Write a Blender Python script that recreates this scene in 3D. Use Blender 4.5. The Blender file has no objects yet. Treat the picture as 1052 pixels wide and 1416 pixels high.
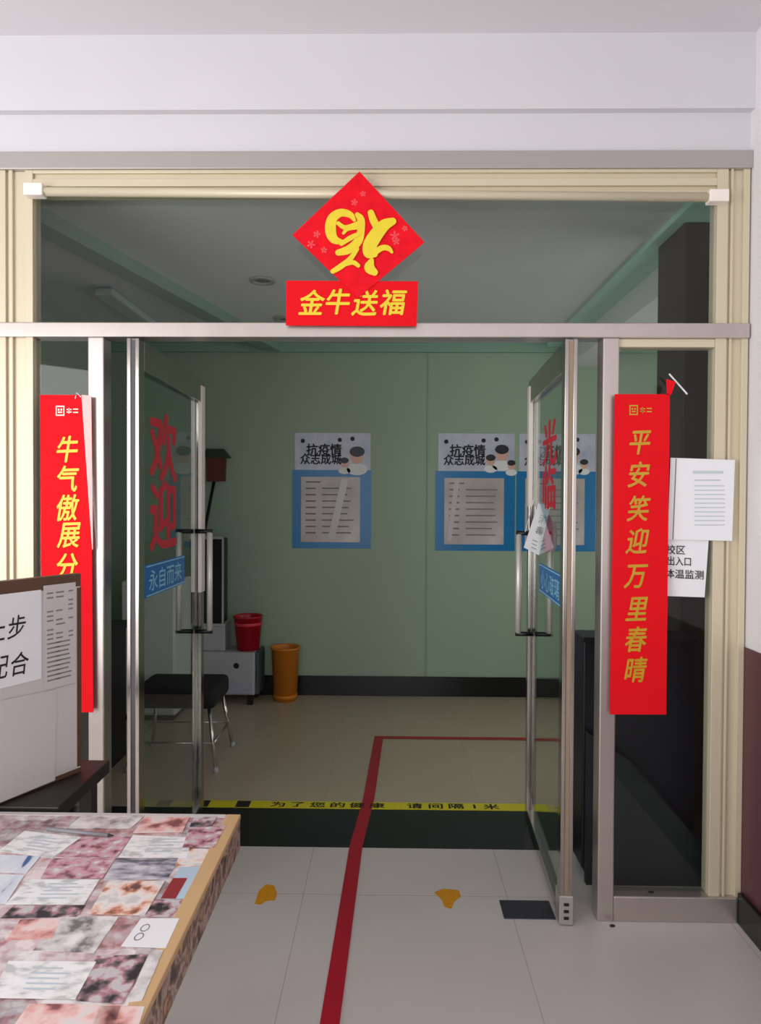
import bpy, bmesh, math, random
from mathutils import Vector, Matrix

random.seed(7)
S = bpy.context.scene
C = S.collection
PI = math.pi

# ------------------------------------------------------------------ camera
EYE = Vector((0, 0, 1.55))
F = 950.0
ROT = (Matrix.Rotation(math.radians(.84), 3, 'Z') @ Matrix.Rotation(math.radians(90 - .9), 3, 'X')
       @ Matrix.Rotation(math.radians(.3), 3, 'Z'))
cd = bpy.data.cameras.new('camera')
cd.sensor_fit = 'VERTICAL'; cd.sensor_height = 36.0; cd.lens = F / 1416 * 36.0
cd.clip_start = .05
cam = bpy.data.objects.new('camera', cd); C.objects.link(cam)
cam.matrix_world = Matrix.Translation(EYE) @ ROT.to_4x4()
S.camera = cam

# ------------------------------------------------------------------ light
W = bpy.data.worlds.new('sky'); S.world = W; W.use_nodes = True
bg = W.node_tree.nodes['Background']
bg.inputs[0].default_value = (.93, .97, 1.0, 1); bg.inputs[1].default_value = .75


def area(name, loc, target, sx, sy, power, col=(1, 1, 1)):
    l = bpy.data.lights.new(name, 'AREA'); l.shape = 'RECTANGLE'; l.size = sx; l.size_y = sy
    l.energy = power; l.color = col
    o = bpy.data.objects.new(name, l); C.objects.link(o); o.location = loc
    o.rotation_euler = (Vector(target) - Vector(loc)).to_track_quat('-Z', 'Y').to_euler()
    return o


area('daylight_left', (-2.7, -.3, 1.6), (-.1, 2.4, 1.3), 2.4, 2.0, 74, (1, .985, .985))
area('daylight_rear', (.3, -2.7, 1.7), (.1, 2.5, 1.9), 3.0, 2.2, 34, (1, .98, .98))
area('inner_room_fill', (2.75, 3.7, 1.45), (-.6, 4.5, 2.3), 1.5, 1.5, 13.5, (1, .99, .95))  # unseen fill lamp added to lift the inner ceiling and back wall

S.view_settings.view_transform = 'Standard'
S.view_settings.look = 'None'
S.view_settings.exposure = .12
S.view_settings.gamma = 1.0
S.view_settings.use_curve_mapping = False
S.cycles.use_denoising = True
S.cycles.max_bounces = 10
S.cycles.transparent_max_bounces = 24


# ------------------------------------------------------------------ helpers
def at(u, v, x=None, y=None, z=None):
    """the point of the plane x=, y= or z= seen at pixel u, v"""
    d = ROT @ Vector(((u - 526) / F, -(v - 708) / F, -1))
    t = x / d.x if x is not None else y / d.y if y is not None else (z - EYE.z) / d.z
    return EYE + d * t


def lin(c):
    f = lambda v: v / 12.92 if v <= .04045 else ((v + .055) / 1.055) ** 2.4
    return tuple(f(v / 255) for v in c) + (1,)


def mat(name, rgb, rough=.5, metal=0., var=.0, scale=8., bump=0., spec=.5, stretch=(1, 1, 1)):
    m = bpy.data.materials.new(name); m.use_nodes = True
    nt = m.node_tree; p = nt.nodes['Principled BSDF']
    p.inputs['Base Color'].default_value = lin(rgb)
    p.inputs['Roughness'].default_value = rough
    p.inputs['Metallic'].default_value = metal
    p.inputs['Specular IOR Level'].default_value = spec
    if var or bump:
        tc = nt.nodes.new('ShaderNodeTexCoord'); mp = nt.nodes.new('ShaderNodeMapping')
        mp.inputs['Scale'].default_value = stretch
        nz = nt.nodes.new('ShaderNodeTexNoise'); nz.inputs['Scale'].default_value = scale
        nz.inputs['Detail'].default_value = 5
        nt.links.new(tc.outputs['Object'], mp.inputs[0]); nt.links.new(mp.outputs[0], nz.inputs['Vector'])
        if var:
            mr = nt.nodes.new('ShaderNodeMapRange')
            mr.inputs['To Min'].default_value = 1 - var; mr.inputs['To Max'].default_value = 1 + var
            nt.links.new(nz.outputs['Fac'], mr.inputs['Value'])
            mx = nt.nodes.new('ShaderNodeVectorMath'); mx.operation = 'MULTIPLY'
            mx.inputs[0].default_value = lin(rgb)[:3]
            nt.links.new(mr.outputs[0], mx.inputs[1])
            nt.links.new(mx.outputs[0], p.inputs['Base Color'])
        if bump:
            b = nt.nodes.new('ShaderNodeBump'); b.inputs['Strength'].default_value = bump
            b.inputs['Distance'].default_value = .01
            nt.links.new(nz.outputs['Fac'], b.inputs['Height']); nt.links.new(b.outputs[0], p.inputs['Normal'])
    return m


def glass_mat(name, tint, refl=.9):
    m = bpy.data.materials.new(name); m.use_nodes = True
    nt = m.node_tree; nt.nodes.clear()
    o = nt.nodes.new('ShaderNodeOutputMaterial'); mx = nt.nodes.new('ShaderNodeMixShader')
    tr = nt.nodes.new('ShaderNodeBsdfTransparent'); tr.inputs[0].default_value = tint
    gl = nt.nodes.new('ShaderNodeBsdfGlossy'); gl.inputs['Roughness'].default_value = .02
    gl.inputs[0].default_value = (refl, refl, refl, 1)
    fr = nt.nodes.new('ShaderNodeFresnel'); fr.inputs[0].default_value = 1.45
    geo = nt.nodes.new('ShaderNodeNewGeometry')
    inv = nt.nodes.new('ShaderNodeMath'); inv.operation = 'SUBTRACT'; inv.inputs[0].default_value = 1
    ml = nt.nodes.new('ShaderNodeMath'); ml.operation = 'MULTIPLY'
    nt.links.new(geo.outputs['Backfacing'], inv.inputs[1])
    nt.links.new(fr.outputs[0], ml.inputs[0]); nt.links.new(inv.outputs[0], ml.inputs[1])
    nt.links.new(ml.outputs[0], mx.inputs[0]); nt.links.new(tr.outputs[0], mx.inputs[1])
    nt.links.new(gl.outputs[0], mx.inputs[2]); nt.links.new(mx.outputs[0], o.inputs[0])
    return m


def ramp_mat(name, stops, scale, rough=.35, stretch=(1, 1, 1), kind='noise', detail=6, distort=0., rot=0.):
    """printed picture: noise or wave run through a hard colour ramp"""
    m = bpy.data.materials.new(name); m.use_nodes = True
    nt = m.node_tree; p = nt.nodes['Principled BSDF']; p.inputs['Roughness'].default_value = rough
    tc = nt.nodes.new('ShaderNodeTexCoord'); mp = nt.nodes.new('ShaderNodeMapping')
    mp.inputs['Scale'].default_value = stretch; mp.inputs['Rotation'].default_value = (0, 0, rot)
    nt.links.new(tc.outputs['Object'], mp.inputs[0])
    if kind == 'noise':
        t = nt.nodes.new('ShaderNodeTexNoise'); t.inputs['Scale'].default_value = scale
        t.inputs['Detail'].default_value = detail; t.inputs['Distortion'].default_value = distort
        out = t.outputs['Fac']
    else:
        t = nt.nodes.new('ShaderNodeTexVoronoi'); t.distance = 'CHEBYCHEV'; t.inputs['Scale'].default_value = scale
        t.inputs['Randomness'].default_value = .8
        sp = nt.nodes.new('ShaderNodeSeparateColor'); nt.links.new(t.outputs['Color'], sp.inputs[0])
        out = sp.outputs[0]
    nt.links.new(mp.outputs[0], t.inputs['Vector'])
    r = nt.nodes.new('ShaderNodeValToRGB'); e = r.color_ramp.elements
    while len(e) > 1: e.remove(e[-1])
    e[0].position = stops[0][0]; e[0].color = lin(stops[0][1])
    for pos, c in stops[1:]:
        k = e.new(pos); k.color = lin(c)
    nt.links.new(out, r.inputs[0]); nt.links.new(r.outputs[0], p.inputs['Base Color'])
    return m


def bx(bm, x0, x1, y0, y1, z0, z1):
    v = [bm.verts.new((x, y, z)) for x in (x0, x1) for y in (y0, y1) for z in (z0, z1)]
    for q in ((0, 1, 3, 2), (4, 6, 7, 5), (0, 4, 5, 1), (2, 3, 7, 6), (0, 2, 6, 4), (1, 5, 7, 3)):
        bm.faces.new([v[i] for i in q])
    return v


def box(*a):
    bm = bmesh.new(); bx(bm, *a); return bm


def tube(bm, pts, r, n=12, r2=None):
    pts = [Vector(p) for p in pts]; rings = []
    for i, p in enumerate(pts):
        a = pts[max(0, i - 1)]; b = pts[min(len(pts) - 1, i + 1)]
        d = (b - a).normalized()
        up = Vector((0, 0, 1)) if abs(d.z) < .9 else Vector((1, 0, 0))
        s = d.cross(up).normalized(); t = s.cross(d)
        rr = r if r2 is None else r + (r2 - r) * i / (len(pts) - 1)
        rings.append([bm.verts.new(p + (s * math.cos(2 * PI * k / n) + t * math.sin(2 * PI * k / n)) * rr) for k in range(n)])
    for A, B in zip(rings, rings[1:]):
        for k in range(n):
            bm.faces.new((A[k], A[(k + 1) % n], B[(k + 1) % n], B[k]))
    bm.faces.new(rings[0][::-1]); bm.faces.new(rings[-1])
    return bm


def lathe(bm, prof, c=(0, 0), n=32, sq=1.0):
    rings = [[bm.verts.new((c[0] + r * math.cos(2 * PI * k / n), c[1] + r * sq * math.sin(2 * PI * k / n), z)) for k in range(n)] for r, z in prof]
    for A, B in zip(rings, rings[1:]):
        for k in range(n):
            bm.faces.new((A[k], A[(k + 1) % n], B[(k + 1) % n], B[k]))
    bm.faces.new(rings[0][::-1])
    return bm


def slab(bm, pts, n, t):
    """polygon pts given thickness t along n"""
    n = Vector(n).normalized() * t
    a = [bm.verts.new(p) for p in pts]; b = [bm.verts.new(Vector(p) + n) for p in pts]
    bm.faces.new(a[::-1]); bm.faces.new(b)
    k = len(pts)
    for i in range(k): bm.faces.new((a[i], a[(i + 1) % k], b[(i + 1) % k], b[i]))
    return bm


def obj(name, bm, m, parent=None, bevel=0., smooth=False):
    bmesh.ops.recalc_face_normals(bm, faces=bm.faces)
    me = bpy.data.meshes.new(name); bm.to_mesh(me); bm.free()
    me.materials.append(m)
    if smooth:
        for p in me.polygons: p.use_smooth = True
    o = bpy.data.objects.new(name, me); C.objects.link(o)
    if parent: o.parent = parent
    if bevel:
        b = o.modifiers.new('bevel', 'BEVEL'); b.width = bevel; b.segments = 2; b.limit_method = 'ANGLE'
    return o


def tag(o, label, cat, group=None, kind=None):
    o['label'] = label; o['category'] = cat
    if group: o['group'] = group
    if kind: o['kind'] = kind
    return o


def thing(name, label, cat, loc=(0, 0, 0), rotz=0, group=None, kind=None):
    o = bpy.data.objects.new(name, None); C.objects.link(o)
    o.location = loc; o.rotation_euler = (0, 0, rotz); o.empty_display_size = .1
    return tag(o, label, cat, group, kind)


def struct(name, bm, m, label, cat, bevel=0.):
    return tag(obj(name, bm, m, None, bevel), label, cat, None, 'structure')


FONT = None


def glyphs(bm, body, centre, size, right, up, wx=1., bold=.0, shear=0., lift=.0):
    """writing laid on a surface: centred at centre, reading along right, standing along up"""
    c = bpy.data.curves.new('writing', 'FONT'); c.body = body; c.shear = shear
    c.resolution_u = 3
    o = bpy.data.objects.new('writing', c); C.objects.link(o)
    dg = bpy.context.evaluated_depsgraph_get()
    me = bpy.data.meshes.new_from_object(o.evaluated_get(dg))
    bpy.data.objects.remove(o); bpy.data.curves.remove(c)
    xs = [v.co.x for v in me.vertices]; ys = [v.co.y for v in me.vertices]
    cx = (min(xs) + max(xs)) / 2; cy = (min(ys) + max(ys)) / 2
    right = Vector(right).normalized(); up = Vector(up).normalized(); n = right.cross(up)
    offs = [(0, 0)] if bold < .006 else [(0, 0), (bold, 0), (-bold, 0), (0, bold * .8), (0, -bold * .8)]
    for k, (dx, dy) in enumerate(offs):
        q = Vector(centre) + n * (lift + .00012 * k)
        vs = [bm.verts.new(q + right * (v.co.x - cx + dx) * size * wx + up * (v.co.y - cy + dy) * size) for v in me.vertices]
        for p in me.polygons:
            try: bm.faces.new([vs[i] for i in p.vertices])
            except ValueError: pass
    bpy.data.meshes.remove(me)
    return bm


def brush(bm, pts, place0, seg=8, level=0, n=(0, -1, 0)):
    """one brush stroke: pts (x, y, radius) smoothed; place maps x, y to a 3D point"""
    place = lambda x, y, e=0.: place0(x, y) + Vector(n) * (level + e)
    P = []
    k = len(pts)
    for i in range(k - 1):
        a, b, c, d = pts[max(0, i - 1)], pts[i], pts[i + 1], pts[min(k - 1, i + 2)]
        for s in range(seg):
            t = s / seg
            P.append([.5 * (2 * b[j] + (c[j] - a[j]) * t + (2 * a[j] - 5 * b[j] + 4 * c[j] - d[j]) * t * t + (3 * b[j] - a[j] - 3 * c[j] + d[j]) * t ** 3) for j in range(3)])
    P.append(list(pts[-1]))
    prev = None
    for i, (x, y, r) in enumerate(P):
        a = P[max(0, i - 1)]; b = P[min(len(P) - 1, i + 1)]
        dx, dy = b[0] - a[0], b[1] - a[1]; l = math.hypot(dx, dy) or 1
        nx, ny = -dy / l * r, dx / l * r
        cur = (bm.verts.new(place(x + nx, y + ny)), bm.verts.new(place(x - nx, y - ny)))
        if prev: bm.faces.new((prev[0], cur[0], cur[1], prev[1]))
        prev = cur
    for e, (x, y, r) in enumerate(P[::3] + [P[-1]]):
        bm.faces.new([bm.verts.new(place(x + r * math.cos(2 * PI * q / 12), y + r * math.sin(2 * PI * q / 12), .00002 * (e + 1))) for q in range(12)])


# ------------------------------------------------------------------ materials
M = {}
M['white_wall'] = mat('white_plaster', (232, 229, 232), .6, var=.03, scale=3, bump=.03)
M['beam_white'] = mat('beam_white_paint', (212, 210, 213), .6, var=.03, scale=3, bump=.03)
M['ceiling'] = mat('ceiling_paint', (220, 216, 219), .7, var=.02, scale=2)
M['maroon'] = mat('maroon_gloss_paint', (86, 44, 55), .35, var=.08, scale=5, bump=.02)
M['black_skirt'] = mat('black_stone', (20, 21, 24), .25, var=.1, scale=30)
M['granite'] = mat('black_granite', (20, 21, 25), .3, var=.25, scale=120)
M['champagne'] = mat('champagne_aluminium', (212, 200, 173), .38, .15, var=.05, scale=3, stretch=(1, 1, .1))
M['grey_alu'] = mat('grey_aluminium', (176, 170, 165), .4, .35, var=.06, scale=3, stretch=(.2, 1, 1))
M['steel'] = mat('brushed_stainless', (196, 186, 180), .3, .75, var=.08, scale=14, stretch=(1, 1, .05))
M['satin'] = mat('satin_steel_bar', (232, 226, 218), .38, .35)
M['leaf_steel'] = mat('polished_leaf_steel', (172, 164, 158), .17, 1.0, var=.05, scale=14, stretch=(1, 1, .05))
M['steel_dark'] = mat('shadow_gap_rubber', (38, 38, 40), .6)
M['chrome'] = mat('polished_chrome', (215, 210, 205), .14, .95)
M['black_plastic'] = mat('black_plastic', (16, 16, 18), .4)
M['cream_tone'] = mat('cream_finish', (246, 236, 226), .5)
M['green_wall'] = mat('green_wall_paint', (156, 178, 154), .55, var=.04, scale=1.5)
M['green_trim'] = mat('green_trim_paint', (138, 172, 150), .5)
M['mint'] = mat('mint_glow_paint', (196, 236, 218), .5)
M['inner_ceiling'] = mat('inner_ceiling_paint', (226, 226, 226), .7, var=.02, scale=2)
M['brown_wood'] = mat('dark_brown_wood', (52, 40, 33), .5, var=.25, scale=10, stretch=(6, 6, .4))
M['red_paper'] = mat('red_paper', (228, 16, 28), .75, spec=.15, var=.05, scale=6, bump=.02)
M['red_flower'] = mat('red_paper_with_flecks', (230, 18, 34), .75, spec=.15, var=.3, scale=22)
M['gold'] = mat('gold_print', (232, 206, 40), .45, var=.1, scale=30)
M['dull_gold'] = mat('dull_gold_print', (196, 150, 30), .4, var=.15, scale=30)
M['white_print'] = mat('white_print', (245, 225, 215), .5)
M['pale_red'] = mat('pale_red_edge', (248, 190, 186), .5)
M['paper'] = mat('white_paper', (236, 236, 238), .6, var=.03, scale=9)
M['paper_grey'] = mat('grey_white_paper', (205, 199, 196), .6, var=.05, scale=5, bump=.05)
M['ink'] = mat('black_ink', (30, 30, 34), .6)
M['grey_ink'] = mat('grey_ink', (130, 128, 132), .6)
M['pale_ink'] = mat('pale_ink', (196, 206, 212), .6)
M['frame_wood'] = mat('brown_board_frame', (92, 66, 50), .45, var=.2, scale=12, stretch=(1, 1, 1))
M['edge_wood'] = mat('pale_wood_edge', (206, 170, 124), .45, var=.1, scale=14, stretch=(1, .2, 1))
M['desk_dark'] = mat('dark_desk', (34, 29, 28), .5, var=.1, scale=8)
M['navy_dark'] = mat('dark_navy_laminate', (26, 27, 36), .4, var=.1, scale=6)
M['charcoal'] = mat('charcoal_board', (42, 44, 46), .6, var=.08, scale=8)
M['black_fabric'] = mat('black_fabric', (22, 22, 24), .8, var=.2, scale=60, bump=.1)
M['grey_plastic'] = mat('grey_plastic', (182, 182, 186), .45, var=.03, scale=5)
M['blue_grey'] = mat('blue_grey_plastic', (70, 78, 88), .5)
M['lilac'] = mat('lilac_plastic', (176, 176, 196), .45)
M['red_plastic'] = mat('red_plastic', (190, 14, 44), .35)
M['orange_plastic'] = mat('orange_plastic', (214, 128, 34), .45, var=.08, scale=6)
M['red_tape'] = mat('red_floor_tape', (178, 14, 42), .4, var=.12, scale=12)
M['yellow_tape'] = mat('yellow_floor_tape', (226, 214, 36), .4, var=.12, scale=9)
M['footmark'] = mat('orange_floor_sticker', (222, 150, 12), .5, var=.2, scale=25)
M['blue_sign'] = mat('blue_sign_film', (10, 110, 190), .35)
M['sign_text'] = mat('pale_sign_print', (150, 215, 240), .4)
M['red_decal'] = mat('red_window_film', (214, 26, 52), .45)
M['pink'] = mat('pink_plastic_pouch', (224, 60, 130), .4)
M['pink_clear'] = mat('pale_pink_wrap', (212, 160, 180), .3)
M['poster_blue'] = mat('poster_blue', (20, 122, 184), .3, var=.06, scale=4)
M['poster_head'] = ramp_mat('poster_header_print', [(.3, (176, 184, 206)), (.55, (206, 206, 222)), (.75, (190, 180, 206))], 6, .3)
M['poster_paper'] = ramp_mat('poster_text_panel', [(.3, (176, 164, 164)), (.6, (204, 192, 190)), (.8, (222, 214, 212))], 3.5, .3)
M['skin'] = mat('printed_skin_tone', (226, 178, 160), .4)
M['hair'] = mat('printed_dark_hair', (44, 36, 46), .4)
M['teal_print'] = mat('printed_teal', (60, 150, 130), .4)
M['broom_bristle'] = mat('brown_bristles', (104, 52, 40), .8, var=.3, scale=50)
M['broom_top'] = mat('dark_green_plastic', (38, 56, 42), .6)
M['downlight'] = mat('unlit_downlight', (40, 40, 42), .4)
M['tube_cover'] = mat('tube_light_cover', (190, 214, 206), .4)
M['glass'] = glass_mat('window_glass', (.90, .93, .92, 1))
M['door_glass'] = glass_mat('door_glass', (.88, .92, .91, 1))


def tile_material(name, c1, c2, cm):
    m = bpy.data.materials.new(name); m.use_nodes = True
    nt = m.node_tree; p = nt.nodes['Principled BSDF']
    tc = nt.nodes.new('ShaderNodeTexCoord'); mp = nt.nodes.new('ShaderNodeMapping')
    mp.inputs['Location'].default_value = (.335, -.28, 0)
    br = nt.nodes.new('ShaderNodeTexBrick'); br.offset = 0; br.inputs['Scale'].default_value = 1
    br.inputs['Brick Width'].default_value = .8; br.inputs['Row Height'].default_value = .8
    br.inputs['Mortar Size'].default_value = .0018; br.inputs['Mortar Smooth'].default_value = .1
    br.inputs['Color1'].default_value = lin(c1); br.inputs['Color2'].default_value = lin(c2)
    br.inputs['Mortar'].default_value = lin(cm)
    nz = nt.nodes.new('ShaderNodeTexNoise'); nz.inputs['Scale'].default_value = 2.2; nz.inputs['Detail'].default_value = 6
    mr = nt.nodes.new('ShaderNodeMapRange'); mr.inputs['To Min'].default_value = .93; mr.inputs['To Max'].default_value = 1.06
    mx = nt.nodes.new('ShaderNodeVectorMath'); mx.operation = 'MULTIPLY'
    nt.links.new(tc.outputs['Object'], mp.inputs[0]); nt.links.new(mp.outputs[0], br.inputs['Vector'])
    nt.links.new(tc.outputs['Object'], nz.inputs['Vector']); nt.links.new(nz.outputs['Fac'], mr.inputs[0])
    nt.links.new(br.outputs['Color'], mx.inputs[0]); nt.links.new(mr.outputs[0], mx.inputs[1])
    nt.links.new(mx.outputs[0], p.inputs['Base Color'])
    p.inputs['Roughness'].default_value = .28; p.inputs['Specular IOR Level'].default_value = .35
    return m


M['tile'] = tile_material('floor_tile', (211, 204, 199), (208, 201, 197), (180, 172, 167))
M['inner_tile'] = tile_material('inner_floor_tile', (190, 176, 154), (186, 172, 151), (172, 158, 138))

# ------------------------------------------------------------------ setting: shell
D = 2.57            # front plane of the glazed partition
BK = 5.46           # back wall of the inner room
CEIL, INCEIL = 3.25, 2.80

struct('floor', box(-3.2, 3.0, -3.0, 3.2, -.1, 0), M['tile'], 'pale grey glossy floor tiles before the doorway', 'floor')
struct('floor_inner', box(-2.55, 3.15, 3.2, BK + .2, -.1, 0), M['inner_tile'], 'beige floor tiles of the inner room', 'floor')
struct('ceiling', box(-3.2, 1.31, -3.0, 2.53, CEIL, CEIL + .1), M['ceiling'], 'white ceiling of the lobby', 'ceiling')
bm = box(-3.2, 1.31, 2.525, 2.72, 2.978, CEIL + .1); bx(bm, -3.2, 1.31, 2.555, 2.72, 2.83, 2.979)
struct('wall_front', bm, M['beam_white'], 'white beam and lintel above the glazed partition', 'wall')
struct('wall_left', box(-3.2, -1.475, 2.57, 2.72, 0, 2.84), M['white_wall'], 'white wall left of the glazed partition', 'wall')
struct('wall_right', box(1.31, 1.46, -3.0, 2.72, 0, CEIL + .1), M['white_wall'], 'white wall at the right above the maroon dado', 'wall')
struct('trim_2', box(1.304, 1.3105, -3.0, 2.57, 0, 1.02), M['maroon'], 'maroon painted dado on the right wall', 'dado')
struct('baseboard_right', box(1.286, 1.3045, -3.0, 2.53, 0, .115), M['black_skirt'], 'black skirting below the maroon dado', 'baseboard', .003)

# inner room
struct('wall_back', box(-2.4, 3.0, BK, BK + .15, 0, INCEIL + .2), M['green_wall'], 'pale green back wall of the inner room', 'wall')
struct('wall_inner_left', box(-2.55, -2.4, 2.72, BK + .15, 0, INCEIL + .2), M['green_wall'], 'green left wall of the inner room', 'wall')
struct('wall_inner_right', box(3.0, 3.15, 2.72, BK + .15, 0, INCEIL + .2), M['green_wall'], 'green right wall of the inner room', 'wall')
struct('wall_inner_front', box(1.31, 3.15, 2.62, 2.72, 0, INCEIL + .2), M['green_wall'], 'inner wall right of the glazed partition', 'wall')
struct('wall_inner_front_left', box(-2.55, -1.476, 2.721, 2.78, 0, INCEIL + .2), M['green_wall'], 'inner face of the wall left of the partition', 'wall')
struct('ceiling_inner', box(-2.55, 3.15, 2.62, BK + .15, INCEIL, INCEIL + .1), M['inner_ceiling'], 'grey white ceiling of the inner room', 'ceiling')
struct('baseboard_back', box(-2.4, 3.0, BK - .018, BK, 0, .156), M['black_skirt'], 'black skirting along the green back wall', 'baseboard', .003)
bm = box(.287, .297, BK - .006, BK + .001, .156, INCEIL - .06)
struct('trim_3', bm, M['green_trim'], 'vertical joint strip on the green back wall', 'trim')
struct('trim_4', box(-2.4, 3.0, BK - .035, BK, INCEIL - .075, INCEIL), M['green_trim'], 'green cornice where back wall meets ceiling', 'trim', .006)
struct('trim_5', box(1.38, 1.62, 2.73, BK, 2.62, INCEIL), M['inner_ceiling'], 'grey beam under the inner ceiling at the right', 'beam', .005)
struct('mint_glow_strip', box(1.22, 1.381, 2.73, BK, INCEIL - .03, INCEIL), M['mint'], 'painted mint glow along the beam under the inner ceiling', 'trim', .004)  # mint colour stands in for light glowing beside the beam
bm = bmesh.new()
slab(bm, [(-1.50, 2.9, INCEIL - .07), (-1.02, 4.87, INCEIL - .07), (-.87, 5.45, INCEIL - .07), (-1.0, 5.45, INCEIL - .07), (-1.15, 4.87, INCEIL - .07), (-1.62, 2.9, INCEIL - .07)], (0, 0, 1), .07)
struct('trim_7', bm, M['green_trim'], 'narrow green beam slanting across the inner ceiling', 'beam')
bm = box(1.27, 1.379, 3.02, 3.32, 0, INCEIL - .031); bx(bm, 1.379, 1.60, 3.02, 3.32, 0, 2.619)
struct('trim_8', bm, M['brown_wood'], 'dark brown wood clad pillar behind the right sidelight', 'pillar', .006)
struct('trim_9', box(-2.39, 1.26, 3.047, 3.425, 0, .003), M['granite'], 'black granite strip across the doorway floor', 'threshold')

# ------------------------------------------------------------------ glazed partition
FT, FB = 2.54, 2.60   # front and back of the frame


def frame_profile(x0, x1, z0, z1, ribs, vertical=True):
    """an aluminium section with raised ribs on its front"""
    bm = box(x0, x1, FT + .012, FB, z0, z1)
    for a, b in ribs:
        if vertical: bx(bm, x0 + (x1 - x0) * a, x0 + (x1 - x0) * b, FT, FT + .0125, z0, z1)
        else: bx(bm, x0, x1, FT, FT + .0125, z0 + (z1 - z0) * a, z0 + (z1 - z0) * b)
    return bm


struct('trim_10', box(-3.2, 1.31, FT - .008, FB, 2.768, 2.832), M['grey_alu'], 'grey metal band above the champagne window head', 'trim', .003)
struct('trim_11', frame_profile(-1.33, 1.185, 2.682, 2.768, [(.0, .12), (.3, .62), (.86, 1.)], False), M['champagne'], 'champagne aluminium head of the glazed partition', 'window frame', .002)
struct('trim_12', frame_profile(-1.475, -1.33, 0, 2.768, [(0, .3), (.38, .48), (.8, 1.)]), M['champagne'], 'champagne aluminium upright at the left of the partition', 'window frame', .002)
struct('trim_13', frame_profile(1.185, 1.304, 0, 2.768, [(0, .34), (.42, .5), (.8, 1.)]), M['champagne'], 'champagne aluminium upright at the right of the partition', 'window frame', .002)
struct('trim_14', box(-1.49, 1.304, 2.528, FB, 2.151, 2.205), M['steel'], 'stainless transom bar above the two doors', 'window frame', .004)
struct('trim_15', box(-1.121, -1.061, 2.528, FB, 0, 2.151), M['steel'], 'stainless door post left of the doorway', 'door frame', .005)
struct('trim_16', box(.772, .832, 2.528, FB, 0, 2.151), M['steel'], 'stainless door post right of the doorway', 'door frame', .005)
struct('trim_17', box(.832, 1.285, 2.528, FB, 0, .094), M['steel'], 'stainless sill below the right sidelight', 'window frame', .004)
struct('trim_18', box(-1.33, -1.121, 2.528, FB, 0, .094), M['steel'], 'stainless sill below the left sidelight', 'window frame', .004)
struct('trim_19', box(.832, 1.185, 2.542, FB, 2.120, 2.151), M['champagne'], 'champagne bead above the right sidelight', 'window frame', .003)

struct('window_1', box(-1.33, 1.185, 2.566, 2.574, 2.205, 2.682), M['glass'], 'wide transom window pane above the doors', 'window')
struct('window_2', box(-1.33, -1.121, 2.566, 2.574, .094, 2.151), M['glass'], 'narrow sidelight pane behind the left red banner', 'window')
struct('window_3', box(.832, 1.185, 2.566, 2.574, .094, 2.120), M['glass'], 'narrow sidelight pane behind the right red banner', 'window')

rail = thing('curtain_rail', 'cream tube rail with end caps under the partition head', 'rail', (0, 2.522, 2.668))
bm = bmesh.new(); tube(bm, [(-1.29, 0, .012), (1.16, 0, -.012)], .016, 16); obj('tube', bm, M['champagne'], rail, smooth=True)
for x, z in ((-1.31, .014), (1.175, -.012)):
    obj('end_cap', box(x - .035, x + .035, -.022, .02, z - .022, z + .022), M['cream_tone'], rail, .004)

# ------------------------------------------------------------------ the two door leaves
LW, LH = .90, 2.14


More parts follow.
